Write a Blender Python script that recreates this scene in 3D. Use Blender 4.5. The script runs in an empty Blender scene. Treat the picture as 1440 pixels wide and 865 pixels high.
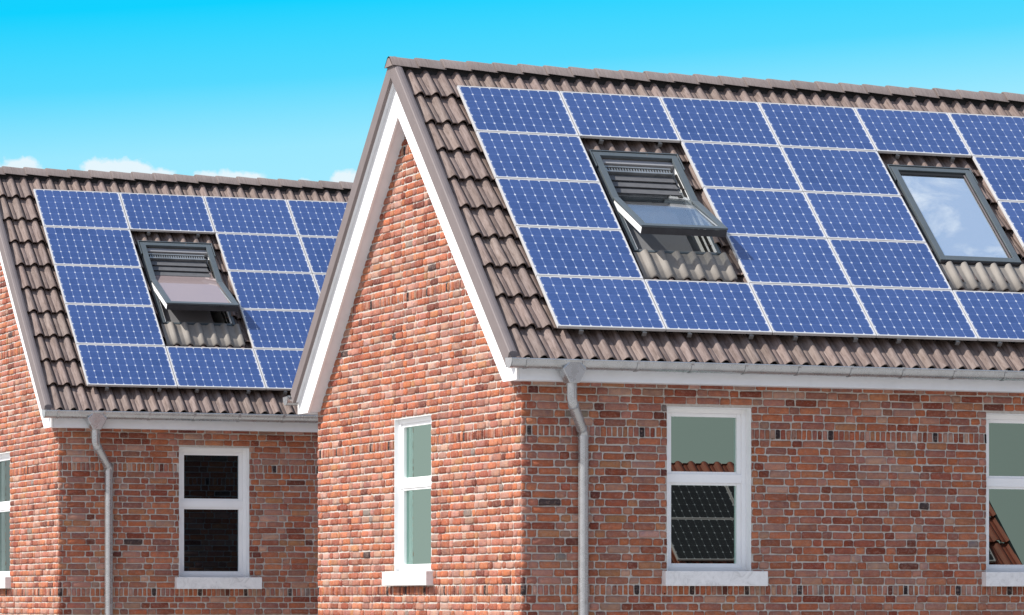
import bpy, math, random
from math import sin, cos, tan, pi, radians
from mathutils import Vector, noise as mnoise

S = bpy.context.scene
COL = S.collection
random.seed(7)

# ------------------------------------------------------------------ layout constants (metres, z = 0 is the ground)
EYE = 1.8
EXPO = .5
YAW = 0.3704
PHI = 0.767                                   # roof pitch
CP, SP = cos(PHI), sin(PHI)
TP = tan(PHI)
XW, YF = 18.16, 46.411                        # near wall corner of the near house
DEPTH, LEN = 9.089, 14.9                      # gable width, house length
HX, HY = 15.429 - 18.1606, 15.529             # second house offset
PO = Vector((18.654 - XW, 50.328 - YF, 7.739 + EYE))     # top corner of the panel field, house coordinates
PX, PY = 1.66, 1.127                          # panel pitch
CREST = -0.15                                 # tile crests below the panel glass
YM = DEPTH / 2
ZR = PO.z + CREST * CP + (YM - (PO.y - CREST * SP)) * TP  # apex of the crest plane
EAVE_S = 6.17

# ------------------------------------------------------------------ helpers
class MB:
    def __init__(self):
        self.v = []; self.f = []; self.c = []; self.sm = []; self.uv = []
    def add(self, vs, fs, col=None, smooth=False, uv=None):
        b = len(self.v)
        self.v += [tuple(p) for p in vs]
        for i, f in enumerate(fs):
            self.f.append(tuple(b + k for k in f)); self.c.append(col); self.sm.append(smooth)
            self.uv.append(uv[i] if uv else None)
    def quad(self, a, b, c, d, col=None, uv=None):
        self.add([a, b, c, d], [(0, 1, 2, 3)], col, False, [uv] if uv else None)
    def hexa(self, p, col=None):
        """eight corners: bottom ring 0-3, top ring 4-7"""
        self.add(p, [(3, 2, 1, 0), (4, 5, 6, 7), (0, 1, 5, 4), (1, 2, 6, 5), (2, 3, 7, 6), (3, 0, 4, 7)], col)
    def box(self, x0, x1, y0, y1, z0, z1, T=None, col=None):
        p = [Vector(q) for q in ((x0, y0, z0), (x1, y0, z0), (x1, y1, z0), (x0, y1, z0), (x0, y0, z1), (x1, y0, z1), (x1, y1, z1), (x0, y1, z1))]
        if T: p = [T(q) for q in p]
        self.hexa(p, col)
    def prism(self, poly, off, col=None):
        """a planar polygon extruded by a vector"""
        n = len(poly); off = Vector(off)
        vs = [Vector(p) for p in poly] + [Vector(p) + off for p in poly]
        fs = [tuple(range(n))[::-1], tuple(range(n, 2 * n))] + [(i, (i + 1) % n, n + (i + 1) % n, n + i) for i in range(n)]
        self.add(vs, fs, col)
    def tube(self, pts, r, n=16, caps=True, col=None):
        pts = [Vector(p) for p in pts]; rings = []
        for i, p in enumerate(pts):
            d = (pts[min(i + 1, len(pts) - 1)] - pts[max(i - 1, 0)]).normalized()
            ref = Vector((1, 0, 0)) if abs(d.x) < .8 else Vector((0, 1, 0))
            a = d.cross(ref).normalized(); b = d.cross(a)
            rr = r[i] if isinstance(r, (list, tuple)) else r
            rings.append([p + a * rr * cos(2 * pi * k / n) + b * rr * sin(2 * pi * k / n) for k in range(n)])
        vs = [q for rg in rings for q in rg]
        fs = [(i * n + k, i * n + (k + 1) % n, (i + 1) * n + (k + 1) % n, (i + 1) * n + k) for i in range(len(pts) - 1) for k in range(n)]
        self.add(vs, fs, col, True)
        if caps:
            self.add(rings[0], [tuple(range(n))], col); self.add(rings[-1], [tuple(range(n))[::-1]], col)
    def build(self, name, mat, parent=None, bevel=0, origin=None):
        me = bpy.data.meshes.new(name)
        vs = self.v
        if origin is not None:
            o = Vector(origin); vs = [tuple(Vector(p) - o) for p in vs]
        me.from_pydata(vs, [], self.f)
        if any(u is not None for u in self.uv):
            lay = me.uv_layers.new(name='UVMap')
            for poly, u in zip(me.polygons, self.uv):
                if u:
                    for k, li in enumerate(poly.loop_indices): lay.data[li].uv = u[k]
        if any(c is not None for c in self.c):
            at = me.attributes.new('tint', 'FLOAT_COLOR', 'FACE')
            at.data.foreach_set('color', [x for c in self.c for x in ((*(c or (.5, .5, .5)), 1.0) if c is None or len(c) == 3 else c)])
        me.polygons.foreach_set('use_smooth', self.sm)
        me.materials.append(mat); me.update()
        o = bpy.data.objects.new(name, me); COL.objects.link(o)
        if parent: o.parent = parent
        if bevel:
            m = o.modifiers.new('Bevel', 'BEVEL'); m.width = bevel; m.segments = 2; m.limit_method = 'ANGLE'; m.angle_limit = radians(40)
        return o

def tag(o, label=None, cat=None, group=None, kind=None):
    for k, v in (('label', label), ('category', cat), ('group', group), ('kind', kind)):
        if v: o[k] = v
    return o
def empty(name, loc):
    o = bpy.data.objects.new(name, None); o.location = loc; o.empty_display_size = .3; COL.objects.link(o); return o
def copy_tree(o, parent=None):
    c = o.copy(); COL.objects.link(c)
    if parent: c.parent = parent
    for ch in list(o.children): copy_tree(ch, c)
    return c

# ------------------------------------------------------------------ materials
def mat(name):
    m = bpy.data.materials.new(name); m.use_nodes = True
    nt = m.node_tree; nt.nodes.clear()
    out = nt.nodes.new('ShaderNodeOutputMaterial')
    return m, nt, out
def N(nt, t, **kw):
    n = nt.nodes.new(t)
    for k, v in kw.items():
        if k.startswith('i_'): n.inputs[k[2:].replace('_', ' ')].default_value = v
        else: setattr(n, k, v)
    return n
def M(nt, op, a, b=None, c=None, clamp=False):
    n = nt.nodes.new('ShaderNodeMath'); n.operation = op; n.use_clamp = clamp
    for i, x in enumerate((a, b, c)):
        if x is None: continue
        if isinstance(x, (int, float)): n.inputs[i].default_value = x
        else: nt.links.new(x, n.inputs[i])
    return n.outputs[0]
def MIX(nt, fac, a, b, blend='MIX'):
    n = nt.nodes.new('ShaderNodeMix'); n.data_type = 'RGBA'; n.blend_type = blend
    for s, x in ((0, fac), (6, a), (7, b)):
        if isinstance(x, (int, float)): n.inputs[s].default_value = x
        elif isinstance(x, tuple): n.inputs[s].default_value = (*x, 1) if len(x) == 3 else x
        else: nt.links.new(x, n.inputs[s])
    return n.outputs[2]
def RAMP(nt, fac, stops):
    n = nt.nodes.new('ShaderNodeValToRGB')
    el = n.color_ramp.elements
    while len(el) > 1: el.remove(el[-1])
    el[0].position = stops[0][0]; el[0].color = (*stops[0][1], 1)
    for p, c in stops[1:]:
        e = el.new(p); e.color = (*c, 1)
    nt.links.new(fac, n.inputs[0]); return n.outputs[0]
def NOISE(nt, vec, scale, detail=4, rough=.6, dist=0):
    n = nt.nodes.new('ShaderNodeTexNoise'); n.inputs['Scale'].default_value = scale; n.inputs['Detail'].default_value = detail
    n.inputs['Roughness'].default_value = rough; n.inputs['Distortion'].default_value = dist
    if vec is not None: nt.links.new(vec, n.inputs['Vector'])
    return n.outputs['Fac']
def BUMP(nt, h, strength, dist=.01):
    n = nt.nodes.new('ShaderNodeBump'); n.inputs['Strength'].default_value = strength; n.inputs['Distance'].default_value = dist
    nt.links.new(h, n.inputs['Height']); return n.outputs[0]
def BSDF(nt, out, color, rough=.5, spec=.5, metal=0, normal=None):
    b = nt.nodes.new('ShaderNodeBsdfPrincipled')
    for k, x in (('Base Color', color), ('Roughness', rough), ('Metallic', metal), ('Specular IOR Level', spec)):
        if isinstance(x, tuple): b.inputs[k].default_value = (*x, 1)
        elif isinstance(x, (int, float)): b.inputs[k].default_value = x
        else: nt.links.new(x, b.inputs[k])
    if normal is not None: nt.links.new(normal, b.inputs['Normal'])
    if out: nt.links.new(b.outputs[0], out.inputs[0])
    return b
def OBJ(nt): return nt.nodes.new('ShaderNodeTexCoord').outputs['Object']
def SCALEV(nt, v, s):
    n = nt.nodes.new('ShaderNodeMapping'); n.inputs['Scale'].default_value = s; nt.links.new(v, n.inputs['Vector']); return n.outputs[0]

def m_brick():
    m, nt, out = mat('old_brick'); o = OBJ(nt)
    a = nt.nodes.new('ShaderNodeAttribute'); a.attribute_name = 'tint'
    n1 = NOISE(nt, o, 9, 5, .65); n2 = NOISE(nt, o, 42, 4, .7); n3 = NOISE(nt, o, 150, 3, .6)
    n4 = NOISE(nt, o, 1.1, 3, .5)
    t = a.outputs['Color']
    n5 = NOISE(nt, SCALEV(nt, o, (1, 1, 1.4)), 21, 4, .65, .5)
    c = MIX(nt, M(nt, 'MULTIPLY_ADD', n1, 3.2, -1.2, True), MIX(nt, 1, t, (1.14, 1.0, .86), 'MULTIPLY'), MIX(nt, 1, t, (.78, .74, .82), 'MULTIPLY'))
    c = MIX(nt, M(nt, 'MULTIPLY_ADD', n5, 4.5, -2.2, True), c, MIX(nt, .42, c, (.50, .33, .27)))
    c = MIX(nt, M(nt, 'MULTIPLY_ADD', n2, 4.0, -2.15, True), c, MIX(nt, .45, c, (.20, .05, .03)))
    c = MIX(nt, M(nt, 'MULTIPLY_ADD', n3, 4, -2.4, True), c, MIX(nt, .5, c, (.08, .05, .045)))
    c = MIX(nt, M(nt, 'MULTIPLY_ADD', n4, 1.4, -.45, True), c, MIX(nt, .10, c, (.40, .27, .21)))
    h = M(nt, 'ADD', M(nt, 'MULTIPLY', n2, .8), M(nt, 'MULTIPLY', n3, .5))
    BSDF(nt, out, c, .92, .2, 0, BUMP(nt, h, .9, .03)); return m
def m_mortar():
    m, nt, out = mat('lime_mortar'); o = OBJ(nt)
    c = RAMP(nt, NOISE(nt, o, 14, 6, .7), [(.3, (.38, .35, .315)), (.55, (.51, .475, .43)), (.8, (.60, .565, .52))])
    BSDF(nt, out, c, .95, .1, 0, BUMP(nt, NOISE(nt, o, 90, 4), .6, .01)); return m
def m_tile(name, base, dark, light, streak):
    m, nt, out = mat(name); o = OBJ(nt)
    a = nt.nodes.new('ShaderNodeAttribute'); a.attribute_name = 'tint'
    st = SCALEV(nt, o, (26, 2.2, 2.2))
    n1 = NOISE(nt, st, 1.6, 5, .65, .4); n2 = NOISE(nt, o, 60, 3); n3 = NOISE(nt, o, 2.2, 4)
    c = RAMP(nt, n1, [(.28, dark), (.5, base), (.74, light)])
    c = MIX(nt, M(nt, 'MULTIPLY_ADD', n3, 1.8, -.6, True), c, MIX(nt, .35, c, streak))
    c = MIX(nt, 1, c, a.outputs['Color'], 'MULTIPLY')
    c = MIX(nt, M(nt, 'MULTIPLY_ADD', n2, 2, -.9, True), c, MIX(nt, .3, c, dark))
    BSDF(nt, out, c, .72, .35, 0, BUMP(nt, M(nt, 'ADD', M(nt, 'MULTIPLY', n1, .5), n2), .25, .01)); return m
def m_paint(name, col, rough=.45, var=.06, spec=.4, metal=0, scale=3.0, dirt=None):
    m, nt, out = mat(name); o = OBJ(nt)
    n1 = NOISE(nt, o, scale, 5, .6); n2 = NOISE(nt, o, 70, 3)
    dk = tuple(x * (1 - 2.5 * var) for x in col) if dirt is None else dirt
    c = RAMP(nt, n1, [(.3, dk), (.52, col), (.8, tuple(min(1, x * (1 + var)) for x in col))])
    r = M(nt, 'MULTIPLY_ADD', n1, .25, rough - .12)
    BSDF(nt, out, c, r, spec, metal, BUMP(nt, n2, .08, .004)); return m
def m_marble():
    m, nt, out = mat('pale_stone'); o = OBJ(nt)
    n = NOISE(nt, o, 5, 8, .75, 1.5)
    c = RAMP(nt, n, [(.3, (.55, .54, .53)), (.47, (.74, .73, .72)), (.7, (.84, .83, .82))])
    BSDF(nt, out, c, .5, .4, 0, BUMP(nt, NOISE(nt, o, 60), .06, .004)); return m
def m_cells(name, blue, blue2, line, node_c, rough=.18, spec=.5):
    """ten by six crystalline cells, uv counted in cells"""
    m, nt, out = mat(name)
    uv = nt.nodes.new('ShaderNodeTexCoord').outputs['UV']; o = OBJ(nt)
    sx = nt.nodes.new('ShaderNodeSeparateXYZ'); nt.links.new(uv, sx.inputs[0])
    u, v = sx.outputs[0], sx.outputs[1]
    du = M(nt, 'ABSOLUTE', M(nt, 'SUBTRACT', u, M(nt, 'ROUND', u)))
    dv = M(nt, 'ABSOLUTE', M(nt, 'SUBTRACT', v, M(nt, 'ROUND', v)))
    gv = M(nt, 'LESS_THAN', du, .034)
    gh = M(nt, 'LESS_THAN', dv, .018)
    dia = M(nt, 'LESS_THAN', M(nt, 'ADD', M(nt, 'MULTIPLY', du, 1.0), M(nt, 'MULTIPLY', dv, .8)), .115)
    fv = M(nt, 'FRACT', v)
    b1 = M(nt, 'LESS_THAN', M(nt, 'ABSOLUTE', M(nt, 'SUBTRACT', fv, .30)), .016)
    b2 = M(nt, 'LESS_THAN', M(nt, 'ABSOLUTE', M(nt, 'SUBTRACT', fv, .70)), .016)
    bus = M(nt, 'ADD', b1, b2, None, True)
    wn = nt.nodes.new('ShaderNodeTexWhiteNoise'); wn.noise_dimensions = '3D'
    cb = nt.nodes.new('ShaderNodeCombineXYZ')
    nt.links.new(M(nt, 'FLOOR', u), cb.inputs[0]); nt.links.new(M(nt, 'FLOOR', v), cb.inputs[1])
    oi = nt.nodes.new('ShaderNodeObjectInfo'); nt.links.new(M(nt, 'MULTIPLY', oi.outputs['Random'], 91.0), cb.inputs[2])
    nt.links.new(cb.outputs[0], wn.inputs['Vector'])
    vo = nt.nodes.new('ShaderNodeTexVoronoi'); vo.inputs['Scale'].default_value = 26
    nt.links.new(SCALEV(nt, o, (.6, 1.2, 1.2)), vo.inputs['Vector'])
    # finely ruled silicon: slow bands inside each cell + crystal grain
    band = M(nt, 'MULTIPLY_ADD', M(nt, 'SINE', M(nt, 'MULTIPLY', fv, 6.2832 * 2.5)), .22, .4)
    t = M(nt, 'ADD', M(nt, 'MULTIPLY', wn.outputs['Value'], .28), M(nt, 'ADD', M(nt, 'MULTIPLY_ADD', band, .9, -.16), M(nt, 'MULTIPLY', vo.outputs['Distance'], .35)), None, True)
    pv = M(nt, 'ADD', M(nt, 'MULTIPLY_ADD', oi.outputs['Random'], .24, -.12), M(nt, 'MULTIPLY_ADD', NOISE(nt, o, 1.3, 3), .6, -.3))
    t = M(nt, 'ADD', t, pv, None, True)
    c = MIX(nt, t, blue, blue2)
    c = MIX(nt, M(nt, 'MULTIPLY', bus, .30), c, line)
    c = MIX(nt, M(nt, 'MULTIPLY', gh, .30), c, line)
    c = MIX(nt, M(nt, 'MULTIPLY', gv, .8), c, line)
    c = MIX(nt, dia, c, node_c)
    r = M(nt, 'MULTIPLY_ADD', NOISE(nt, o, 4, 4), .1, rough - .05)
    BSDF(nt, out, c, r, spec); return m
def m_mirror_glass(name, tint, body, fac, rough=.006, wob=.0):
    """a coated pane: part of the light is mirrored, the rest is the flat body colour"""
    m, nt, out = mat(name); o = OBJ(nt)
    g = nt.nodes.new('ShaderNodeBsdfGlossy'); g.inputs['Color'].default_value = (*tint, 1); g.inputs['Roughness'].default_value = rough
    d = nt.nodes.new('ShaderNodeBsdfDiffuse'); d.inputs['Color'].default_value = (*body, 1)
    if wob:
        b = BUMP(nt, NOISE(nt, o, 1.2, 2), wob, .01); nt.links.new(b, g.inputs['Normal'])
    x = nt.nodes.new('ShaderNodeMixShader'); x.inputs[0].default_value = fac
    nt.links.new(d.outputs[0], x.inputs[1]); nt.links.new(g.outputs[0], x.inputs[2]); nt.links.new(x.outputs[0], out.inputs[0]); return m
def m_clear_glass(name, tint, fac):
    m, nt, out = mat(name)
    g = nt.nodes.new('ShaderNodeBsdfGlossy'); g.inputs['Color'].default_value = (*tint, 1); g.inputs['Roughness'].default_value = .01
    d = nt.nodes.new('ShaderNodeBsdfTransparent'); d.inputs['Color'].default_value = (.86, .88, .88, 1)
    x = nt.nodes.new('ShaderNodeMixShader'); x.inputs[0].default_value = fac
    nt.links.new(d.outputs[0], x.inputs[1]); nt.links.new(g.outputs[0], x.inputs[2]); nt.links.new(x.outputs[0], out.inputs[0]); return m
def m_ground():
    m, nt, out = mat('gravel_yard'); o = OBJ(nt)
    n1 = NOISE(nt, o, .15, 6, .6); n2 = NOISE(nt, o, 22, 4, .7)
    c = RAMP(nt, n1, [(.3, (.33, .32, .305)), (.6, (.42, .405, .385))])
    c = MIX(nt, M(nt, 'MULTIPLY_ADD', n2, 2, -.6, True), c, MIX(nt, .4, c, (.22, .20, .18)))
    BSDF(nt, out, c, .95, .15, 0, BUMP(nt, n2, .5, .03)); return m

BRICK, MORTAR = m_brick(), m_mortar()
TILE = m_tile('taupe_roof_tile', (.182, .136, .120), (.066, .044, .036), (.255, .203, .184), (.115, .062, .045))
RIDGE = m_tile('ridge_tile', (.205, .165, .15), (.145, .113, .102), (.25, .207, .192), (.26, .21, .19))
REDTILE = m_tile('red_roof_tile', (.15, .019, .006), (.08, .011, .004), (.19, .027, .010), (.08, .013, .006))
VERGE = m_paint('taupe_verge', (.165, .138, .135), .6, .04, .3)
WHITE = m_paint('white_paint', (.82, .82, .82), .5, .02, .4)
UPVC = m_paint('white_frame', (.86, .86, .86), .35, .015, .5)
GREYW = m_paint('pale_grey_fascia', (.74, .76, .79), .55, .025, .3)
ZINC = m_paint('zinc', (.46, .47, .48), .27, .07, .5, .7, 6)
ALU = m_paint('panel_aluminium', (.54, .53, .525), .4, .02, .5, .15)
STEEL = m_paint('bracket_steel', (.34, .35, .35), .4, .1, .5, .7)
CLAD = m_paint('slate_grey_cladding', (.085, .102, .112), .42, .05, .4, .1)
DARK = m_paint('dark_flashing', (.045, .045, .05), .55, .15, .4, .2)
BLACK = m_paint('black_gasket', (.012, .012, .012), .6, .1, .3)
LEAD = m_paint('beige_lead_apron', (.215, .192, .168), .6, .05, .3, 0, 8)
LINING = m_paint('white_lining', (.78, .78, .77), .5, .02, .3)
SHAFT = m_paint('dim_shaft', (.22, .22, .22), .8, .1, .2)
BLIND = m_paint('grey_pleated_blind', (.10, .10, .105), .8, .08, .2, 0, 9)
BOXGREY = m_paint('blind_header_grey', (.26, .26, .27), .6, .03, .3)
SHADE = m_paint('mid_grey_shade_cloth', (.16, .16, .165), .85, .03, .2)
WALLPLAIN = m_paint('brown_render', (.30, .17, .12), .9, .1, .1)
SILL = m_marble()
CELLS = m_cells('blue_solar_cells', (.014, .042, .150), (.042, .082, .228), (.15, .20, .36), (.46, .49, .55))
CELLSD = m_cells('dark_solar_cells', (.012, .007, .008), (.022, .015, .016), (.06, .045, .05), (.20, .15, .16), .5, .08)
PANE = m_mirror_glass('green_tinted_pane', (.375, .545, .48), (.012, .012, .011), .95, .004)
GREYPANE = m_mirror_glass('grey_pane', (.27, .34, .32), (.03, .03, .03), .9, .004)
REFLPANE = m_mirror_glass('painted_reflection_pane', (.62, .58, .60), (.30, .235, .23), .38, .03)  # pinkish body colour paints a reflection into the far sash glass
DIMREFLPANE = m_mirror_glass('dim_reflection_pane', (.065, .10, .13), (.014, .013, .013), .85, .004)  # glass colour darkened to imitate the reflection of a shaded wall
SKYPANE = m_mirror_glass('coated_roof_pane', (.90, .94, .97), (.34, .38, .42), .80, .004)  # whitish body colour paints hazy sky reflection into the pane
SASHPANE = m_clear_glass('clear_sash_pane', (.80, .84, .90), .38)
GROUND = m_ground()

# ------------------------------------------------------------------ brickwork
PAL = [((.44, .152, .078), 18), ((.48, .190, .106), 13), ((.40, .170, .122), 16), ((.45, .235, .182), 15), ((.50, .32, .26), 5), ((.335, .112, .070), 15),
       ((.25, .072, .044), 6), ((.155, .05, .038), 2.2), ((.32, .148, .114), 8), ((.39, .235, .185), 4), ((.24, .21, .19), .5), ((.06, .048, .05), .2), ((.45, .215, .115), 4)]
PALC = [p for p, w in PAL]; PALW = [w for p, w in PAL]
def brick_colour(rng):
    c = rng.choices(PALC, PALW)[0]; k = rng.uniform(.86, 1.12)
    return tuple(x * k * rng.uniform(.95, 1.05) for x in c)
SOLDIER = (.073 + EYE, .150); COURSE = 2.08 / 19
def courses(ztop):
    z = SOLDIER[0]; down = []
    while z > 0.02:
        down.append((z - COURSE, z, False)); z -= COURSE
    out = down[::-1]; z = SOLDIER[0]
    while z < ztop:
        out.append((z, z + SOLDIER[1], True)); z += SOLDIER[1]
        for k in range(19):
            out.append((z, z + COURSE, False)); z += COURSE
    return [c for c in out if c[1] < ztop]
def lay_bricks(mb, O, U, Nn, u0, u1, ztop, holes, limit, seed):
    """Flemish bond: O wall origin, U along the wall, Nn outward; limit(z) gives the u-range still under the roof"""
    rng = random.Random(seed); J = .016; D = .018
    for ri, (za, zb, soldier) in enumerate(courses(ztop)):
        a, b = limit(zb - .02)
        a = max(a, u0); b = min(b, u1)
        if b - a < .06: continue
        u = u0 - (0 if ri % 2 else .255) ; head = bool(ri % 2) if not soldier else False
        if not soldier and ri % 2: u = u0
        si = ri % 7
        while u < b:
            w = .085 if soldier else (.165 if head else .345)
            w *= rng.uniform(.95, 1.05); head = not head
            ua, ub = max(u, a), min(u + w, b); u += w
            segs = [(ua, ub)]
            for (h0, h1, g0, g1) in holes:
                if zb > g0 + .012 and za < g1 - .012:
                    ns = []
                    for (p, q) in segs:
                        if q <= h0 or p >= h1: ns.append((p, q)); continue
                        if p < h0: ns.append((p, h0))
                        if q > h1: ns.append((h1, q))
                    segs = ns
            for (p, q) in segs:
                if q - p < .035: continue
                zz0, zz1 = za, zb
                for (h0, h1, g0, g1) in holes:
                    if q > h0 and p < h1:
                        if zz0 < g1 < zz1: zz0 = g1
                        if zz0 < g0 < zz1: zz1 = g0
                if zz1 - zz0 < .03: continue
                j = J / 2 + rng.uniform(-.0025, .004)
                x0, x1 = p + j, q - j
                y0, y1 = zz0 + J / 2 + rng.uniform(-.002, .004), zz1 - J / 2 + rng.uniform(-.004, .002)
                k = min(x1 - x0, y1 - y0)
                def cc(): return k * rng.uniform(.05, .24)
                ring = []
                c = [cc() for _ in range(4)]
                wob = lambda s=.0045: rng.uniform(-s, s)
                mid = (x0 + x1) / 2
                pts = [(x0 + c[0], y0 + wob()), (mid + wob(.03), y0 + wob(.0045)), (x1 - c[1], y0 + wob()), (x1 + wob(), y0 + c[1]),
                       (x1 + wob(), y1 - c[2]), (x1 - c[2], y1 + wob()), (mid + wob(.03), y1 + wob(.0045)), (x0 + c[3], y1 + wob()), (x0 + wob(), y1 - c[3]), (x0 + wob(), y0 + c[0])]
                cx, cy = mid, (y0 + y1) / 2
                dep = D + rng.uniform(-.006, .006); tl = rng.uniform(-.006, .006)
                ins = .019
                back, front, mid_r = [], [], []
                for (px, py) in pts:
                    back.append(O + U * px + Vector((0, 0, py)) - Nn * .004)
                    mid_r.append(O + U * px + Vector((0, 0, py)) + Nn * (dep - .011))
                    fx = px + (ins if px < cx else -ins); fy = py + (ins if py < cy else -ins)
                    front.append(O + U * fx + Vector((0, 0, fy)) + Nn * (dep + tl * (px - cx) / max(.1, (x1 - x0))))
                n = len(pts); col = brick_colour(rng)
                if soldier:
                    si += 1
                    if si % 10 == 4 and rng.random() < .75: col = (.032, .028, .034)
                vs = back + mid_r + front
                fs = [(i, (i + 1) % n, n + (i + 1) % n, n + i) for i in range(n)] + [(n + i, n + (i + 1) % n, 2 * n + (i + 1) % n, 2 * n + i) for i in range(n)] + [tuple(range(2 * n, 3 * n))]
                mb.add(vs, fs, col, True)
def grid_wall(mb, O, U, u0, u1, z0, z1, holes):
    us = sorted({u0, u1, *[h for H in holes for h in H[:2]]}); zs = sorted({z0, z1, *[h for H in holes for h in H[2:]]})
    for i in range(len(us) - 1):
        for j in range(len(zs) - 1):
            uc, zc = (us[i] + us[i + 1]) / 2, (zs[j] + zs[j + 1]) / 2
            if any(h[0] < uc < h[1] and h[2] < zc < h[3] for h in holes): continue
            p = lambda u, z: O + U * u + Vector((0, 0, z))
            mb.quad(p(us[i], zs[j]), p(us[i + 1], zs[j]), p(us[i + 1], zs[j + 1]), p(us[i], zs[j + 1]))

# ------------------------------------------------------------------ roof coordinates
def RP(u, s, h, back=False):
    """u along the ridge from the first panel, s down the slope from the panels' top edge, h off the panel plane"""
    p = PO + Vector((u, -s * CP - h * SP, -s * SP + h * CP))
    if back: p.y = DEPTH - p.y
    return p
S_RIDGE = -(YM - (PO.y - CREST * SP)) / CP
def crest_z(y): return ZR - TP * abs(y - YM)

PROFILE = [(0, -.012), (.03, .0), (.17, .002), (.30, -.001), (.325, -.009), (.345, -.001), (.40, .004), (.47, .030), (.54, .050), (.62, .061), (.70, .062), (.78, .054), (.86, .037), (.925, .014), (.938, -.012), (.952, -.036), (.99, -.036)]
ROLL = .251; U_PH = -.57 - .66 * ROLL
def tile_slope(mb, u0, u1, s_top, s_eave, pitch, P, holes=(), roll=ROLL, ph=U_PH, seed=3, depth=.062, lift=.074):
    """courses of rolled tiles; P(u, s, h) with h = 0 at the roll crests"""
    rng = random.Random(seed)
    n0 = int(math.floor((u0 - ph) / roll)); n1 = int(math.ceil((u1 - ph) / roll))
    k = 0; s1 = s_eave
    while s1 > s_top + .02:
        s0 = max(s1 - pitch - .05, s_top)
        for r in range(n0, n1):
            tint = rng.uniform(.86, 1.10); col = (tint * rng.uniform(.98, 1.02), tint, tint * rng.uniform(.97, 1.02))
            dh = rng.uniform(-.003, .003); ds = rng.uniform(-.006, .006)
            us = []
            for (p, h) in PROFILE:
                u = ph + (r + p) * roll
                if u0 <= u <= u1: us.append((u, h - depth + dh))
            nx = ph + (r + 1) * roll
            if nx <= u1 and us: us.append((nx - .0006, PROFILE[0][1] - depth + dh))
            if len(us) < 2: continue
            uc = (us[0][0] + us[-1][0]) / 2; sc = (s0 + s1) / 2
            rows = [(s0, -.004), (s0 + (s1 - s0) * .5, lift * .48), (s1 + ds - .012, lift), (s1 + ds, lift - .005)]
            L = len(us); vs = []
            for (s, l) in rows: vs += [P(u, s, h + l) for (u, h) in us]
            def cut(i, j):
                if not holes: return False
                um = (us[i][0] + us[i + 1][0]) / 2; sm = (rows[j][0] + rows[j + 1][0]) / 2
                return any(a < um < b and c < sm < d for (a, b, c, d) in holes)
            mb.add(vs, [(j * L + i, (j + 1) * L + i, (j + 1) * L + i + 1, j * L + i + 1) for j in range(len(rows) - 1) for i in range(L - 1) if not cut(i, j)], col, True)
            if any(a < uc < b and c < s1 < d for (a, b, c, d) in holes): continue
            e = [P(u, s1 + ds, h + lift - .005) for (u, h) in us] + [P(u, s1 + ds - .003, h + lift - .024) for (u, h) in us]
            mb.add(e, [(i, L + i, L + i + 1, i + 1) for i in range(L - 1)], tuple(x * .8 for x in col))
        s1 -= pitch; k += 1

# ------------------------------------------------------------------ windows in the walls
def wall_window(parent, O, U, Nn, w, z0, z1, recess, sill_l, sill_r, proj, mid0, mid1, pane=None):
    """opening from O, U to the right seen from outside, Nn outward; d counts inwards"""
    def T(q): return O + U * q.x - Nn * q.y + Vector((0, 0, q.z))
    F, SW = .076, .066
    m = MB()
    t = .008
    for b in ((t, F, recess, recess + .11, z0, z1), (w - F, w - t, recess, recess + .11, z0, z1), (F, w - F, recess, recess + .11, z1 - F, z1 - t), (F, w - F, recess, recess + .11, z0, z0 + F * .8)):
        m.box(*b, T=T)
    m.box(F, w - F, recess + .004, recess + .11, mid0 + .012, mid1 - .012, T=T)          # transom
    # painted reveals
    m.box(0, t, -.004, recess + .11, z0, z1, T=T); m.box(w - t, w, -.004, recess + .11, z0, z1, T=T); m.box(t, w - t, -.004, recess + .11, z1 - t, z1, T=T)
    fr = m.build('window', UPVC, parent, .006)
    for (a, b) in ((z0 + F * .8, mid0 + .012), (mid1 - .012, z1 - F)):
        s = MB(); d0, d1 = recess + .022, recess + .10
        s.box(F, F + SW, d0, d1, a, b, T=T); s.box(w - F - SW, w - F, d0, d1, a, b, T=T)
        lo = SW * .75 if a < mid0 else SW * .5; hi = SW * .5 if a < mid0 else SW * .8
        s.box(F + SW, w - F - SW, d0, d1, b - hi, b, T=T); s.box(F + SW, w - F - SW, d0, d1, a, a + lo, T=T)
        s.build('sash', UPVC, fr, .006)
        g = MB(); g.box(F + SW - .004, w - F - SW + .004, recess + .07, recess + .082, a + lo - .004, b - hi + .004, T=T)
        g.build('pane', pane or PANE, fr)
    sl = MB(); sl.box(-sill_l, w + sill_r, -proj, .02, z0 - .212, z0, T=T)
    sl.build('sill', SILL, fr, .006)
    return fr

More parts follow.
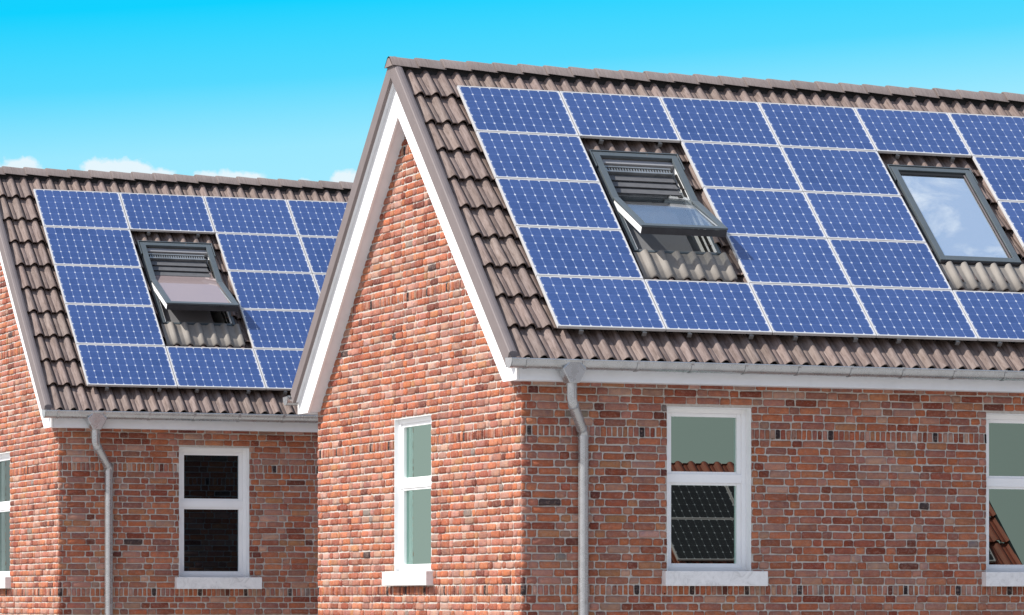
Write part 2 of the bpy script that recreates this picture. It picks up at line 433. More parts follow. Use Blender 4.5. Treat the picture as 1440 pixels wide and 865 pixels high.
# ------------------------------------------------------------------ roof windows
RWS0, RWS1, RWU0, RWU1 = 1.40, 3.71, 1.795, 3.175
HF = -.075                                        # face of the frame
def roof_window(parent, du, open_deg, sash_pane):
    P = lambda q: RP(q.x + du, q.y, q.z)
    fr = MB(); W = .075
    hb = -.36
    # outer cover frame: top piece, side pieces; the lower half of the sides is low when the sash is open
    fr.box(RWU0, RWU1, RWS0, RWS0 + .055, hb, HF, T=P)
    fr.box(RWU0, RWU0 + .05, RWS0 + .055, RWS1, hb, HF - .035, T=P)
    fr.box(RWU1 - .05, RWU1, RWS0 + .055, RWS1, hb, HF - .035, T=P)
    fr.box(RWU0 + .05, RWU1 - .05, RWS1 - .05, RWS1, hb, HF - .06, T=P)
    root = fr.build('roof_window', CLAD, parent, .005)
    # lining (the inside of the reveal)
    li = MB(); a0, a1, b0, b1 = RWU0 + .05, RWU1 - .05, RWS0 + .055, RWS1 - .05
    li.box(a0, a0 + .02, b0, b1, -.95, HF - .05, T=P); li.build('side_lining', LINING, root)
    li = MB(); li.box(a1 - .02, a1, b0, b1, -.95, HF - .05, T=P); li.build('side_lining', LINING, root)
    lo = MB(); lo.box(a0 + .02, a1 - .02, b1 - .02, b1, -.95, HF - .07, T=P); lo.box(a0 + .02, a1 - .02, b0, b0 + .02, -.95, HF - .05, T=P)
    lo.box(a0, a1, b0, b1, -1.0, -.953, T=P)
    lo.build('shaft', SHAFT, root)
    # rubber seals on the right hand reveal
    ga = MB()
    for k in range(2):
        ga.box(a1 - .05, a1 - .0205, b0 + .3, b1 - .02, -.20 - .12 * k, -.165 - .12 * k, T=P)
    ga.build('seal', BLACK, root)
    # flashing: low dark channels at both sides, hood over the top
    fl = MB()
    for (x0, x1) in ((RWU0 - .085, RWU0 - .012), (RWU1 + .012, RWU1 + .075)):
        fl.box(x0, x1, RWS0 - .02, RWS1 + .05, -.25, -.205, T=P)
    for (x0, x1) in ((RWU0 - .022, RWU0 - .002), (RWU1 + .002, RWU1 + .022)):
        fl.box(x0, x1, RWS0 + .0, RWS1 + .03, -.25, HF - .05, T=P)
    fl.box(RWU0 - .02, RWU1 + .02, RWS0 - .10, RWS0 - .004, -.22, -.15, T=P)
    fl.box(RWU0 - .02, RWU1 + .02, RWS1 + .002, RWS1 + .055, -.30, HF - .09, T=P)
    fl.build('flashing', DARK, root)
    # slim hood strip around the top
    hd = MB()
    hd.box(RWU0 - .03, RWU1 + .03, RWS0 - .03, RWS0 - .012, -.16, HF + .012, T=P)
    hd.box(RWU0 - .03, RWU0 - .012, RWS0 - .012, RWS0 + .36, -.16, HF + .012, T=P); hd.box(RWU1 + .012, RWU1 + .03, RWS0 - .012, RWS0 + .36, -.16, HF + .012, T=P)
    hd.build('hood', CLAD, root, .003)
    # apron dressed over the tiles
    ap = MB(); us = []
    r0 = int((RWU0 - .06 - U_PH) / ROLL) - 1
    for r in range(r0, r0 + 9):
        for (p, h) in PROFILE:
            u = U_PH + (r + p) * ROLL
            if RWU0 - .06 <= u <= RWU1 + .06: us.append((u, max(h, .0)))
    ss = [RWS1 + .03, RWS1 + .25, RWS1 + .59, RWS1 + .605]; hh = [.088, .086, .082, .05]
    L = len(us); vs = []
    for s, l in zip(ss, hh):
        vs += [RP(u + du, s, CREST - .062 + h + l) for (u, h) in us]
    # the tile grid does not follow the window offset: keep the apron on the roll it lies on
    ap.add(vs, [(j * L + i, (j + 1) * L + i, (j + 1) * L + i + 1, j * L + i + 1) for j in range(3) for i in range(L - 1)], None, True)
    ap.build('apron', LEAD, root)
    # sash
    piv = (RWS0 + RWS1) / 2 - .01
    ang = radians(open_deg); SC, SS = cos(ang), sin(ang)
    HS = HF + .004
    def Q(q):                                     # q.x across, q.y along from the pivot, q.z off the sash plane
        s = piv + q.y * SC + q.z * SS * 0 - 0
        return RP(q.x + du, piv + q.y * SC - q.z * SS * -1 * -1, HS + q.y * SS + q.z * SC)
    L0, L1 = RWS0 + .058 - piv, RWS1 - piv
    x0, x1 = RWU0 + .002, RWU1 - .002
    sh = MB(); FW = .10
    if open_deg:
        # fixed upper cover on the frame
        up = MB()
        up.box(x0, x0 + FW, RWS0 + .058, piv - .004, HF - .036, HF + .012, T=P); up.box(x1 - FW, x1, RWS0 + .058, piv - .004, HF - .036, HF + .012, T=P)
        up.box(x0 + FW, x1 - FW, RWS0 + .058, RWS0 + .10, HF - .036, HF + .012, T=P)
        up.build('cover', CLAD, root, .004)
        i0, i1 = x0 + .055, x1 - .055
        sh.box(x0, x0 + FW, .0, L1, -.012, .02, T=Q); sh.box(x1 - FW, x1, .0, L1, -.012, .02, T=Q)
        sh.box(x0 + FW, x1 - FW, L1 - .09, L1, -.012, .02, T=Q)
        sash = sh.build('sash', CLAD, root, .004)
        wf = MB()                                 # the painted body of the sash below its cladding
        wf.box(x0 + .012, x0 + .075, .02, L1 - .012, -.115, -.014, T=Q); wf.box(x1 - .075, x1 - .012, .02, L1 - .012, -.115, -.014, T=Q)
        wf.box(i0 + .01, i0 + .065, L0 + .05, .018, -.115, -.03, T=Q); wf.box(i1 - .065, i1 - .01, L0 + .05, .018, -.115, -.03, T=Q)
        wf.box(i0 + .065, i1 - .065, L0 + .05, L0 + .13, -.115, -.03, T=Q)
        wf.build('sash_frame', LINING, root, .003)
        bt = MB(); bt.box(x0 + .012, x1 - .012, L1 - .010, L1 + .004, -.115, -.016, T=Q); bt.build('drip_edge', DARK, root)
        g = MB(); g.box(x0 + .07, x1 - .07, L0 + .12, L1 - .08, -.03, -.018, T=Q)
        g.build('pane', sash_pane, root)
        c0, c1 = a0 + .021, a1 - .10
        hb_ = MB(); hb_.box(a0 + .021, a1 - .021, RWS0 + .105, RWS0 + .20, HF - .16, HF - .055, T=P); hb_.build('blind_box', BOXGREY, root, .004)
        vt = MB()
        vt.box(c0, c1, RWS0 + .235, RWS0 + .265, HF - .14, HF - .075, T=P)
        for k in range(26):
            xx = c0 + (c1 - c0) * (k + .15) / 26; vt.box(xx, xx + .020, RWS0 + .275, RWS0 + .335, HF - .14, HF - .085, T=P)
        vt.box(c0, c1, RWS0 + .345, RWS0 + .375, HF - .14, HF - .075, T=P)
        vt.build('vent_bar', STEEL, root)
        bl = MB(); nb = 5; sA, sB = RWS0 + .38, RWS1 - .06
        for k in range(nb):
            ya = sA + (piv - sA) * k / nb; yb = sA + (piv - sA) * (k + 1) / nb
            bl.hexa([P(Vector(q)) for q in ((c0, ya, HF - .150), (c1, ya, HF - .150), (c1, yb + .01, HF - .118), (c0, yb + .01, HF - .118), (c0, ya, HF - .135), (c1, ya, HF - .135), (c1, yb + .01, HF - .103), (c0, yb + .01, HF - .103))])
        bl.build('blind', BLIND, root)
        sc = MB(); sc.box(c0, a1 - .30, piv, sB, HF - .17, HF - .16, T=P); sc.build('shade_cloth', SHADE, root)
        st = MB(); st.tube([Q(Vector((x1 - .125, -.35, -.05))), Q(Vector((x1 - .118, L1 - .09, .0)))], .014, 8); st.build('glazing_bead', STEEL, root)
    else:
        sh.box(x0, x0 + FW, L0, L1, -.03, .014, T=Q); sh.box(x1 - FW, x1, L0, L1, -.03, .014, T=Q)
        sh.box(x0 + FW, x1 - FW, L0, L0 + .05, -.03, .014, T=Q); sh.box(x0 + FW, x1 - FW, L1 - .10, L1, -.03, .014, T=Q)
        sh.build('sash', CLAD, root, .004)
        be = MB()
        be.box(x0 + FW + .001, x0 + FW + .014, L0 + .051, L1 - .101, -.04, -.004, T=Q); be.box(x1 - FW - .055, x1 - FW - .001, L0 + .051, L1 - .101, -.04, -.012, T=Q); be.box(x0 + FW + .014, x1 - FW - .055, L0 + .051, L0 + .13, -.04, -.008, T=Q)
        be.build('gasket', BLACK, root)
        b2 = MB(); b2.box(x1 - FW - .046, x1 - FW - .022, L0 + .09, L1 - .102, -.011, -.006, T=Q); b2.build('glazing_bead', VERGE, root)
        g = MB(); g.box(x0 + FW + .014, x1 - FW - .055, L0 + .12, L1 - .101, -.04, -.026, T=Q)
        g.build('pane', SKYPANE, root)
        bt = MB(); bt.box(x0 + .01, x1 - .01, L1 + .003, L1 + .018, -.12, -.006, T=Q); bt.build('drip_edge', DARK, root)
    return root

# ------------------------------------------------------------------ the house
UA, UB = 17.82 - 18.654, LEN - .494 + .35            # outer faces of the verges in u
def house(name, front_windows, roof_wins, front_pane, gable_pane, sash_pane):
    H = empty(name, (XW, YF, 0))
    EZ = 3.05 + EYE                                 # underside of the eaves box
    zt = lambda y: crest_z(y)
    holesF = [(a, a + 1.309, .418 + EYE, 2.748 + EYE) for a in front_windows]
    gwA, gwB = 51.737 - YF, 50.075 - YF
    # wall: mortar body, bricks laid on it
    wb = MB()
    O = Vector((0, 0, 0)); X = Vector((1, 0, 0)); Y = Vector((0, 1, 0)); Z = Vector((0, 0, 1))
    WT = EZ + .25
    grid_wall(wb, O, X, 0, LEN, 0, WT, holesF)
    Og = Vector((0, DEPTH, 0))                       # gable seen from outside: u runs from the back corner to the front corner
    hg = [(DEPTH - gwA, DEPTH - gwB, .440 + EYE, 2.775 + EYE)]
    grid_wall(wb, Og, -Y, 0, DEPTH, 0, WT, hg)
    wb.add([Vector((0, 0, WT)), Vector((0, DEPTH, WT)), Vector((0, YM, crest_z(YM) - .12)), Vector((0, .35, crest_z(.35) - .12)), Vector((0, DEPTH - .35, crest_z(.35) - .12))], [(1, 0, 3, 2, 4)])
    wb.quad(Vector((LEN, 0, 0)), Vector((LEN, DEPTH, 0)), Vector((LEN, DEPTH, WT)), Vector((LEN, 0, WT)))
    wb.add([Vector((LEN, 0, WT)), Vector((LEN, DEPTH, WT)), Vector((LEN, YM, crest_z(YM) - .12))], [(0, 1, 2)])
    wb.quad(Vector((LEN, DEPTH, 0)), Vector((0, DEPTH, 0)), Vector((0, DEPTH, WT)), Vector((LEN, DEPTH, WT)))
    wall = wb.build('wall', MORTAR, H)
    bm = MB()
    lay_bricks(bm, O, X, -Y, -.012, LEN, EZ + .125, holesF, lambda z: (-1, 99), 11)
    def lim(z):
        half = (ZR - .66 - z) / TP
        return (YM - half, YM + half)
    lay_bricks(bm, Og, -Y, -X, 0.0, DEPTH, ZR - .5, hg, lim, 23)
    lay_bricks(bm, Vector((LEN, DEPTH, 0)), -X, Y, 0.0, LEN, EZ + .05, [], lambda z: (-1, 99), 31)
    bm.build('brickwork', BRICK, wall)
    # windows
    for a in front_windows:
        wall_window(H, Vector((a, 0, 0)), X, -Y, 1.309, .418 + EYE, 2.748 + EYE, .15, .085, .20, .15, 1.665 + EYE, 1.817 + EYE, front_pane)
    wall_window(H, Vector((0, gwA, 0)), -Y, -X, gwA - gwB, .440 + EYE, 2.775 + EYE, .075, .22, .11, .13, 1.70 + EYE, 1.85 + EYE, gable_pane)
    # roof covering
    holes = [(RWU0 + .04 + PX * (k - 1), RWU1 - .04 + PX * (k - 1), RWS0 + .06, RWS1 - .04) for k in roof_wins]
    rt = MB()
    F = lambda u, s, h: RP(u, s, h + CREST)
    B = lambda u, s, h: RP(u, s, h + CREST, True)
    tile_slope(rt, UA + .10, UB - .1, S_RIDGE + .17, EAVE_S, .675, F, holes)
    tile_slope(rt, UA + .10, UB - .1, S_RIDGE + .17, EAVE_S, .675, B, (), seed=5)
    roof = rt.build('roof', TILE, H)
    # dark felt under the tiles (two sheets, cut round the roof windows)
    ul = MB()
    cells_u = sorted({UA + .12, UB - .12, *[x for h in holes for x in h[:2]]}); cells_s = sorted({S_RIDGE + .1, EAVE_S - .1, RWS0 + .06, RWS1 - .04})
    for i in range(len(cells_u) - 1):
        for j in range(len(cells_s) - 1):
            um, sm = (cells_u[i] + cells_u[i + 1]) / 2, (cells_s[j] + cells_s[j + 1]) / 2
            if any(a < um < b and c < sm < d for (a, b, c, d) in holes): continue
            ul.quad(*[RP(a, b, CREST - .10) for a, b in ((cells_u[i], cells_s[j]), (cells_u[i], cells_s[j + 1]), (cells_u[i + 1], cells_s[j + 1]), (cells_u[i + 1], cells_s[j]))])
    ul.quad(*[RP(a, b, CREST - .10, True) for a, b in ((UA + .12, S_RIDGE + .1), (UB - .12, S_RIDGE + .1), (UB - .12, EAVE_S - .1), (UA + .12, EAVE_S - .1))])
    ul.build('underlay', BLACK, roof)
    # ridge tiles over a black comb
    rg = MB(); x = UA - .035; k = 0; rng = random.Random(4); CL = .42
    prof = [(-.178, -.105), (-.165, -.082), (-.10, -.015), (-.055, .030), (-.02, .048), (.02, .048), (.055, .030), (.10, -.015), (.165, -.082), (.178, -.105)]
    off = PO.x
    while x < UB + .02:
        x1 = min(x + CL + .035, UB + .03); tint = rng.uniform(.9, 1.06); col = (tint, tint, tint)
        yj, zj = rng.uniform(-.004, .004), rng.uniform(-.004, .004); vs = []
        for (xx, g) in ((x, .013), (x + .02, .016), (x1, -.012)):
            for (dy, dz) in prof: vs.append(Vector((off + xx, YM + dy * (1 + g * 2.4) + yj, ZR + .012 + dz * 1.0 + g + zj)))
        n = len(prof)
        rg.add(vs, [(r * n + i, r * n + i + 1, (r + 1) * n + i + 1, (r + 1) * n + i) for r in range(2) for i in range(n - 1)], col, True)
        e = vs[:n] + [v + Vector((0, 0, -.022)) for v in vs[:n]]
        rg.add(e, [(i, n + i, n + i + 1, i + 1) for i in range(n - 1)], tuple(c * .8 for c in col))
        if k == 0: rg.add(vs[:n], [tuple(range(n))], col)
        x += CL; k += 1
    rg.build('ridge', RIDGE, roof)
    cb = MB()
    for sgn in (-1, 1):
        y0, y1 = YM + sgn * .02, YM + sgn * .105
        vs = [Vector((off + UA + .11, y1, ZR - .19)), Vector((off + UB - .11, y1, ZR - .19)), Vector((off + UB - .11, y1 - sgn * .012, ZR - .06)), Vector((off + UA + .11, y1 - sgn * .012, ZR - .06))]
        cb.prism(vs, (0, -sgn * .02, 0))
    cb.build('ridge_comb', BLACK, roof)
    # verge caps along all four rakes: a face standing in front of the barge board and a rounded top
    for (xa, xb, face) in ((UA + off, UA + off + .125, 1), (UB + off - .125, UB + off, -1)):
        for back in (False, True):
            m = MB()
            fx = lambda t: xa + t if face == 1 else xb - t
            sec = [(0, -.245), (0, .055), (.012, .072), (.045, .083), (.09, .080), (.125, .062), (.125, -.06), (.055, -.06), (.055, -.245)]
            ringA = []; ringB = []
            for (t, dz) in sec:
                ys = -.41; A = Vector((fx(t), ys, crest_z(ys) + dz)); Bv = Vector((fx(t), YM, ZR + dz))
                if dz < -.2: A = Vector((fx(t), ys + .12, crest_z(ys + .12) + dz))
                ringA.append(A); ringB.append(Bv)
            if back:
                for q in ringA + ringB: q.y = DEPTH - q.y
            n = len(sec)
            m.add(ringA + ringB, [(i, (i + 1) % n, n + (i + 1) % n, n + i) for i in range(n)] + [tuple(range(n)), tuple(range(n, 2 * n))])
            m.build('verge', VERGE, H, .004)
            m = MB(); q = [Vector((0, ys_, crest_z(ys_) + dz)) for ys_, dz in ((-.30, -.225), (-.30, -.07))] + [Vector((0, YM, ZR + dz)) for dz in (-.07, -.225)]
            if back:
                for p in q: p.y = DEPTH - p.y
            ta, tb = fx(.057), fx(.117)
            for p in q: p.x = ta
            m.prism(q, (tb - ta, 0, 0)); m.build('verge_batten', GREYW, H)
    # barge boards
    bx0, bx1 = 17.935 - XW, 17.975 - XW
    for (x0, th, sx) in ((bx0, .04, 1), (LEN + .225, -.04, -1)):
        for back in (False, True):
            top, bot = .17, .83
            yb = -.39
            pts = [(YM, ZR - top), (YM, ZR - bot)]
            ylow = YM - (ZR - bot - EZ) / TP
            pts += [(ylow, EZ), (yb, EZ), (yb, crest_z(yb) - top)]
            if back: pts = [(DEPTH - y, z) for (y, z) in pts]
            m = MB(); m.prism([Vector((x0, y, z)) for y, z in pts], (th, 0, 0))
            m.build('barge_board', WHITE, H, .004)
            # soffit between board and wall
            m = MB()
            xs0, xs1 = (x0 + .042, -.002) if sx == 1 else (LEN + .002, x0 - .042)
            ys, ye = -.38, YM
            q = [Vector((xs0, ye, ZR - .80)), Vector((xs0, max(ylow, ys), EZ + .02)), Vector((xs0, ys, EZ + .02)), Vector((xs0, ys, crest_z(ys) - .2)), Vector((xs0, ye, ZR - .2))]
            if back:
                for p in q: p.y = DEPTH - p.y
            m.prism(q, (xs1 - xs0, 0, 0)); m.build('soffit', GREYW, H)
    # eaves box, gutter and its straps on both long sides
    for back in (False, True):
        fl = lambda y: DEPTH - y if back else y
        m = MB(); m.box(bx1 + .004, LEN + .18, *sorted((fl(-.39), fl(-.365))), EZ, crest_z(-.37) - .11)
        m.build('fascia', GREYW, H, .004)
        m = MB(); m.box(bx1 + .004, LEN + .18, *sorted((fl(-.363), fl(-.002))), EZ + .006, EZ + .03); m.build('eaves_soffit', GREYW, H)
        # half round gutter
        gy, gz, R = -.53, 3.325 + EYE, .128
        g0, g1 = 17.765 - XW, LEN + .36
        m = MB(); n = 14
        sec = [(gy + R * cos(pi + pi * k / n), gz + R * .98 * sin(pi + pi * k / n)) for k in range(n + 1)]
        bead = [(gy - R - .012, gz + .010), (gy - R - .016, gz - .004), (gy - R - .002, gz - .012)]
        outer = [(gy - R + .012, gz - .002), (gy - R + .008, gz + .012)] + bead + sec[1:] + [(gy + R, gz + .03)]
        inner = [(gy + (R - .012) * cos(pi + pi * k / n), gz + (R - .012) * .98 * sin(pi + pi * k / n)) for k in range(n + 1)][::-1]
        loop = outer + inner
        vs = [Vector((g0, fl(y), z)) for y, z in loop] + [Vector((g1, fl(y), z)) for y, z in loop]; L = len(loop)
        m.add(vs, [(i, (i + 1) % L, L + (i + 1) % L, L + i) for i in range(L)], None, True)
        for xx in (g0, g1): m.prism([Vector((xx, fl(y), z)) for y, z in sec + [(gy + R, gz + .02), (gy - R, gz + .012)]], (.012 if xx == g0 else -.012, 0, 0))
        gut = m.build('gutter', ZINC, H)
        if not back:
            x = 18.005 - XW; step = .828
            while x < g1 - .2:
                if not (.45 < x < .62):
                    s = MB(); R2 = R + .010
                    pr = [(gy + R2 * cos(pi + pi * k / n), gz + R2 * .98 * sin(pi + pi * k / n)) for k in range(n + 1)]
                    pr = [(gy - R - .018, gz + .014)] + pr
                    p2 = [(y + (.004 if y < gy else -.004), z + .004) for y, z in pr]
                    for i in range(len(pr) - 1):
                        s.add([Vector((x + a, fl(y), z)) for a in (-.017, .017) for (y, z) in (pr[i], pr[i + 1], p2[i + 1], p2[i])], [(0, 1, 5, 4), (3, 2, 1, 0), (4, 5, 6, 7), (2, 3, 7, 6)])
                    s.box(x - .02, x + .02, *sorted((fl(gy - R - .02), fl(gy - R + .02))), gz + .013, gz + .02)
                    s.build('gutter_strap', ZINC, gut, 0)
                x += step
    # downpipe with its hopper and swan neck
    hx = 18.703 - XW; hy = -.54
    pts = [(hx, hy, 3.02 + EYE), (hx, hy, 2.80 + EYE), (hx + .012, hy + .012, 2.76 + EYE), (hx + .035, hy + .035, 2.72 + EYE), (hx + .315, hy + .40, 2.40 + EYE), (hx + .345, hy + .43, 2.355 + EYE), (hx + .352, hy + .437, 2.30 + EYE), (hx + .352, hy + .437, .02)]
    m = MB(); m.tube(pts, .073, 20); dp = m.build('downpipe', ZINC, H)
    m = MB()
    def collar(p, d, r=.079, l=.05):
        p, d = Vector(p), Vector(d).normalized(); m.tube([p - d * l / 2, p + d * l / 2], r, 20)
    collar((hx + .352, hy + .437, 2.28 + EYE), (0, 0, 1)); m.build('pipe_collar', ZINC, dp)
    for p, d in (((hx + .04, hy + .042, 2.712 + EYE), (.28, .365, -.32)), ((hx + .31, hy + .392, 2.408 + EYE), (.28, .365, -.32))):
        m = MB(); collar(p, d, .078, .025); m.build('pipe_collar', ZINC, dp)
    m = MB()
    poly = [(-.065, .155), (-.085, .115), (-.175, .03), (-.168, -.005), (-.075, -.175), (.075, -.175), (.168, -.005), (.175, .03), (.085, .115), (.065, .155)]
    m.prism([Vector((hx + x, hy - .115, 3.185 + EYE + z)) for x, z in poly], (0, .22, 0))
    m.build('hopper', ZINC, dp, .012)
    for k, ang in roof_wins.items(): roof_window(H, PX * (k - 1), ang, sash_pane)
    return H

near = house('brick_house', [20.378 - XW, 25.494 - XW], {1: 18, 4: 0}, PANE, PANE, SASHPANE)
tag(near, 'large red brick house in front, white gable trim, two roof windows among its solar panels', 'house', 'brick houses with solar roofs')
far = house('brick_house', [20.378 - XW], {1: 18}, DIMREFLPANE, GREYPANE, REFLPANE)
far.location = (XW + HX, YF + HY, 0)
tag(far, 'red brick house set back behind the gable, its one visible roof window tilted open', 'house', 'brick houses with solar roofs')

# ------------------------------------------------------------------ solar panels
def make_panel(name, cells, w, h, P, frame_mat):
    """P(u, s, hh): slope mapping with the origin at the panel's top left corner"""
    T = lambda q: P(q.x, q.y, q.z)
    root = empty(name, (0, 0, 0))
    W, F, th = .007, .024, .046
    f = MB()
    f.box(W, W + F, W, h - W, -th, 0, T=T); f.box(w - W - F, w - W, W, h - W, -th, 0, T=T)
    f.box(W + F, w - W - F, W, W + F, -th, 0, T=T); f.box(W + F, w - W - F, h - W - F, h - W, -th, 0, T=T)
    f.build('frame', frame_mat, root, .003)
    c = MB(); a0, a1, b0, b1 = W + F, w - W - F, W + F, h - W - F
    mg = .12
    c.add([T(Vector(q)) for q in ((a0, b1, -.004), (a1, b1, -.004), (a1, b0, -.004), (a0, b0, -.004))], [(0, 1, 2, 3)], None, False, [[(-mg * .5, -mg * .3), (10 + mg * .5, -mg * .3), (10 + mg * .5, 6 + mg * .3), (-mg * .5, 6 + mg * .3)]])
    c.build('cells', cells, root)
    bk = MB(); bk.box(a0, a1, b0, b1, -th + .004, -.012, T=T); bk.build('backing', DARK, root)
    return root
def add_brackets(root, w, h, P):
    T = lambda q: P(q.x, q.y, q.z)
    for fx in (.22, .80):
        b = MB(); x = w * fx
        b.box(x - .022, x + .022, h - .10, h + .012, -.075, -.048, T=T); b.box(x - .032, x + .032, h + .012, h + .03, -.11, -.046, T=T)
        b.build('mounting_bracket', STEEL, root)
PL = lambda u, s, h: Vector((u, -s * CP - h * SP, -s * SP + h * CP))
proto = make_panel('solar_panel', CELLS, PX, PY, PL, ALU)
protoB = copy_tree(proto); add_brackets(protoB, PX, PY, PL)
ROWN = ['top row', 'second-highest row', 'middle row', 'second-lowest row', 'bottom row']
COLN = ['first', 'second', 'third', 'fourth', 'fifth', 'sixth', 'seventh']
def panel_label(house_txt, r, c, extra=''):
    return 'blue solar panel, %s from the left edge in the %s on the %s%s' % (COLN[c], ROWN[r], house_txt, extra)
used = {'a': False, 'b': False}
def place(base, r, c, house_txt, group, under):
    kind = 'b' if under else 'a'
    src = protoB if under else proto
    o = src if not used[kind] else copy_tree(src)
    used[kind] = True
    o.location = base + PO + Vector((c * PX, -r * PY * CP, -r * PY * SP))
    if c == 0 and r == 0: lab = 'blue solar panel at the top left corner of the field on the %s' % house_txt
    elif c == 0 and r == 4: lab = 'blue solar panel at the bottom left corner of the field on the %s' % house_txt
    else: lab = 'blue solar panel in the %s, %s from the gable, on the %s' % (ROWN[r], COLN[c], house_txt)
    tag(o, lab, 'solar panel', group)
base1, base2 = Vector((XW, YF, 0)), Vector((XW + HX, YF + HY, 0))
for (base, txt, grp, open_cols, cols) in ((base1, 'near house', 'solar panels on the near roof', (1, 4), 7), (base2, 'set-back house', 'solar panels on the set-back roof', (1, 4), 4)):
    for r in range(5):
        for c in range(cols):
            if c in open_cols and r in (1, 2, 3): continue
            if base is base1 and ((c == 6 and r != 0) or (c == 5 and r == 4)) : pass
            place(base, r, c, txt, grp, r == 4 or (r == 0 and c in open_cols))

# ------------------------------------------------------------------ the low house opposite, seen mirrored in the front windows
bY, bZ = 27.0, 2.85 + EYE
bung = empty('low_house', (28.6, bY, 0))
bo = Vector((28.6, bY, 0))
BP = lambda u, s, h: Vector((u - bo.x, s * CP + h * SP, bZ - s * SP + h * CP))
BPb = lambda u, s, h: Vector((u - bo.x, -(s * CP + h * SP), bZ - s * SP + h * CP))
m = MB()
tile_slope(m, 27.45, 35.98, .03, 3.95, .78, BP, (), .29, 27.4, 41)
tile_slope(m, 27.45, 35.98, .03, 3.95, .78, BPb, (), .29, 27.4, 43)
br = m.build('roof', REDTILE, bung)
m = MB(); y0 = 2.55; zt_ = bZ - .25
m.box(27.75 - bo.x, 35.7 - bo.x, -y0, y0, 0, bZ - y0 * TP - .12)
m.prism([Vector((27.75 - bo.x, -y0, bZ - y0 * TP - .12)), Vector((27.75 - bo.x, y0, bZ - y0 * TP - .12)), Vector((27.75 - bo.x, 0, bZ - .12))], (35.7 - 27.75, 0, 0))
m.build('wall', WALLPLAIN, bung)
for xx in (27.42, 35.96):
    for sg in (-1, 1):
        m = MB(); pf = BP if sg == 1 else BPb
        m.prism([pf(xx, 0, -.12), pf(xx, 3.95, -.12), pf(xx, 3.95, .02), pf(xx, 0, .02)], (.05, 0, 0)); m.build('verge', REDTILE, bung)
tag(bung, 'low red tiled house with dark panels, seen only mirrored in the front windows', 'house')
QP = lambda u, s, h: Vector((u, s * CP + h * SP, -s * SP + h * CP))
pw, ph_ = 1.765, 1.195
dp0 = make_panel('solar_panel', CELLSD, pw, ph_, QP, m_paint('dim_frame', (.26, .17, .17), .5, .05))
first = True
for r in range(2):
    for c in range(4):
        o = dp0 if first else copy_tree(dp0); first = False
        p = BP(28.31 + c * pw, .69 + r * ph_, .12) + bo
        o.location = p
        tag(o, 'dark solar panel on the low red roof, %s row, %s from its left end' % (('upper', 'lower')[r], COLN[c]), 'solar panel', 'dark panels on the low red roof')

# ------------------------------------------------------------------ ground
m = MB()
R = 3000
m.quad(Vector((-R, -R, 0)), Vector((R, -R, 0)), Vector((R, R, 0)), Vector((-R, R, 0)))
tag(m.build('ground', GROUND), kind='structure')

# ------------------------------------------------------------------ sky, sun, camera
HAZE = (.62, .575, .575)
VEIL = (4.6, 6.2, 8.6)
SUN = Vector((-.68, .03, .73)).normalized()
W = bpy.data.worlds.new('World'); S.world = W; W.use_nodes = True
nt = W.node_tree; nt.nodes.clear()
wo = nt.nodes.new('ShaderNodeOutputWorld'); bg = nt.nodes.new('ShaderNodeBackground'); bg.inputs[1].default_value = .1
sky = nt.nodes.new('ShaderNodeTexSky'); sky.sky_type = 'NISHITA'; sky.sun_disc = False
sky.sun_elevation = math.asin(SUN.z); sky.sun_rotation = math.atan2(SUN.x, SUN.y)
sky.altitude = 100; sky.air_density = 1.0; sky.dust_density = 1.5; sky.ozone_density = 1.0
d = nt.nodes.new('ShaderNodeTexCoord').outputs['Generated']
sp = nt.nodes.new('ShaderNodeSeparateXYZ'); nt.links.new(d, sp.inputs[0])
dx, dy, dz = sp.outputs
side = M(nt, 'SUBTRACT', M(nt, 'MULTIPLY', dx, cos(YAW)), M(nt, 'MULTIPLY', dy, sin(YAW)))
eff = M(nt, 'SUBTRACT', dz, M(nt, 'MULTIPLY', side, .07))
# clear air: pale near the horizon, strong cyan ten degrees up
low = RAMP(nt, M(nt, 'MULTIPLY', eff, 4.0, None, True), [(0.0, (.50, .84, .93)), (.42, (.44, .86, 1.0)), (.52, (.33, .81, 1.0)), (.595, (.092, .70, 1.0)), (.68, (.006, .645, 1.0)), (.85, (.02, .55, .98))])
# away from the blue quarter the low sky is a bright, faintly warm haze
fwd = M(nt, 'ADD', M(nt, 'MULTIPLY', dx, sin(YAW)), M(nt, 'MULTIPLY', dy, cos(YAW)))
sunny = M(nt, 'MULTIPLY_ADD', dx, -.8, 1.0)
hz = nt.nodes.new('ShaderNodeVectorMath'); hz.operation = 'SCALE'; hz.inputs[0].default_value = HAZE; nt.links.new(sunny, hz.inputs['Scale'])
low = MIX(nt, M(nt, 'MULTIPLY_ADD', fwd, 6.0, -4.85, True), hz.outputs[0], low)
g = 10 / 2 ** EXPO
low10 = MIX(nt, 1, low, (g, g, g), 'MULTIPLY')
upf = M(nt, 'MULTIPLY_ADD', dz, 4.0, -.78, True)
dome = MIX(nt, .42, MIX(nt, 1, sky.outputs[0], (1.5, 1.5, 1.5), 'MULTIPLY'), VEIL)       # blue overhead behind a thin bright veil
base = MIX(nt, upf, low10, dome)
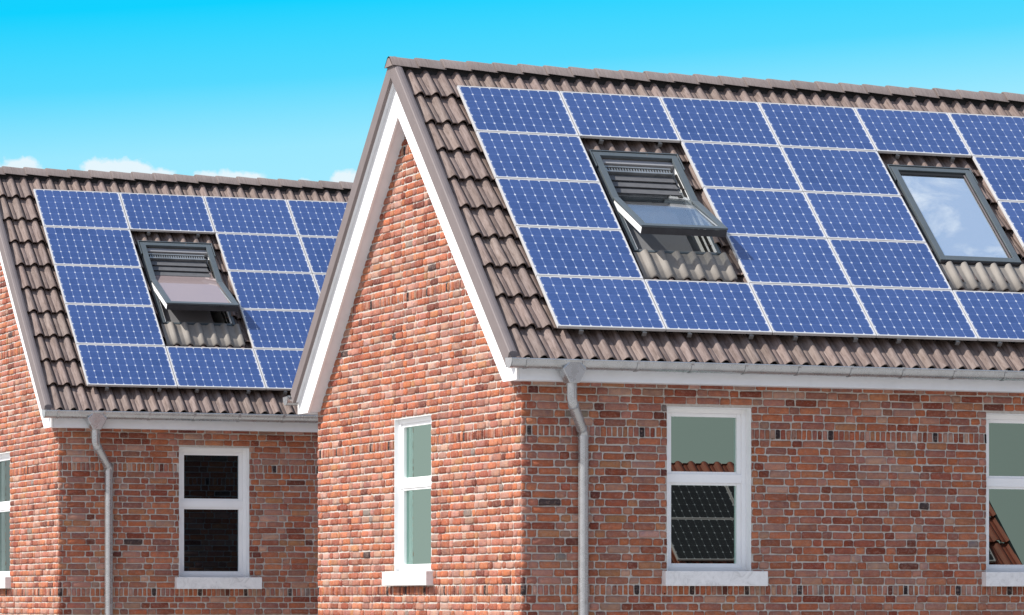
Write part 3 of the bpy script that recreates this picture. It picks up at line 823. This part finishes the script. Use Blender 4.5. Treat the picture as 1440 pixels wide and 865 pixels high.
# small fair weather clouds low over the roofs, round the whole horizon in the same band
az = M(nt, 'ARCTAN2', dx, dy)
cn = NOISE(nt, d, 260, 5, .62); cn2 = NOISE(nt, d, 70, 3, .5)
puffs = []
def px_dir(px, py): return YAW + math.atan((px - 720) / 5026.6), math.sin(math.atan((844.47 - py) / 5026.6))
for (px, py, rx, ry) in ((30, 246, 36, 20), (-25, 250, 30, 20), (150, 247, 42, 22), (185, 246, 34, 21), (225, 252, 26, 15), (290, 254, 22, 14), (325, 255, 26, 16), (356, 257, 24, 15), (430, 262, 14, 10), (486, 256, 24, 18), (530, 262, 30, 20)):
    a, e = px_dir(px, py)
    qa = M(nt, 'MULTIPLY', M(nt, 'SUBTRACT', az, a), 5026.6 / rx); qe = M(nt, 'MULTIPLY', M(nt, 'SUBTRACT', dz, e), 5026.6 / ry)
    puffs.append(M(nt, 'SUBTRACT', 1.0, M(nt, 'SQRT', M(nt, 'ADD', M(nt, 'MULTIPLY', qa, qa), M(nt, 'MULTIPLY', qe, qe)))))
pm = puffs[0]
for p in puffs[1:]: pm = M(nt, 'MAXIMUM', pm, p)
pm = M(nt, 'ADD', pm, M(nt, 'MULTIPLY_ADD', cn, 1.3, -.65))
cl = M(nt, 'MULTIPLY', M(nt, 'MULTIPLY_ADD', pm, 2.6, .12, True), .80)
base = MIX(nt, cl, base, MIX(nt, 1, MIX(nt, cn2, (.84, .93, .985), (.95, .965, .985)), (g, g, g), 'MULTIPLY'))
# thin high cloud overhead
hi = M(nt, 'MULTIPLY_ADD', dz, 4.0, -2.4, True)
w1 = NOISE(nt, SCALEV(nt, d, (1, 1.8, 1)), 62, 6, .6, .5)
wf = M(nt, 'MULTIPLY', M(nt, 'MULTIPLY', M(nt, 'MULTIPLY_ADD', w1, 3.6, -1.8, True), hi), .75)
base = MIX(nt, wf, base, (7.6, 7.8, 7.9))
nt.links.new(base, bg.inputs[0]); nt.links.new(bg.outputs[0], wo.inputs[0])

sl = bpy.data.lights.new('sun', 'SUN'); sl.energy = 4.5; sl.angle = radians(.5); sl.color = (1.0, .955, .885)
so = bpy.data.objects.new('sun', sl); COL.objects.link(so)
so.rotation_euler = SUN.to_track_quat('Z', 'Y').to_euler(); so.location = SUN * 60

cam = bpy.data.cameras.new('camera'); co = bpy.data.objects.new('camera', cam); COL.objects.link(co)
co.location = (0, 0, EYE); co.rotation_euler = (pi / 2, 0, -YAW)
cam.sensor_width = 36; cam.sensor_fit = 'HORIZONTAL'; cam.lens = 5026.63 * 36 / 1440
cam.shift_y = (844.466 - 432.5) / 1440; cam.clip_start = .5; cam.clip_end = 8000
S.camera = co
S.render.resolution_x, S.render.resolution_y = 1024, 615
vs_ = S.view_settings
vs_.view_transform = 'Standard'; vs_.look = 'None'; vs_.exposure = EXPO; vs_.gamma = 1; vs_.use_curve_mapping = False
S.cycles.max_bounces = 8; S.cycles.use_denoising = True
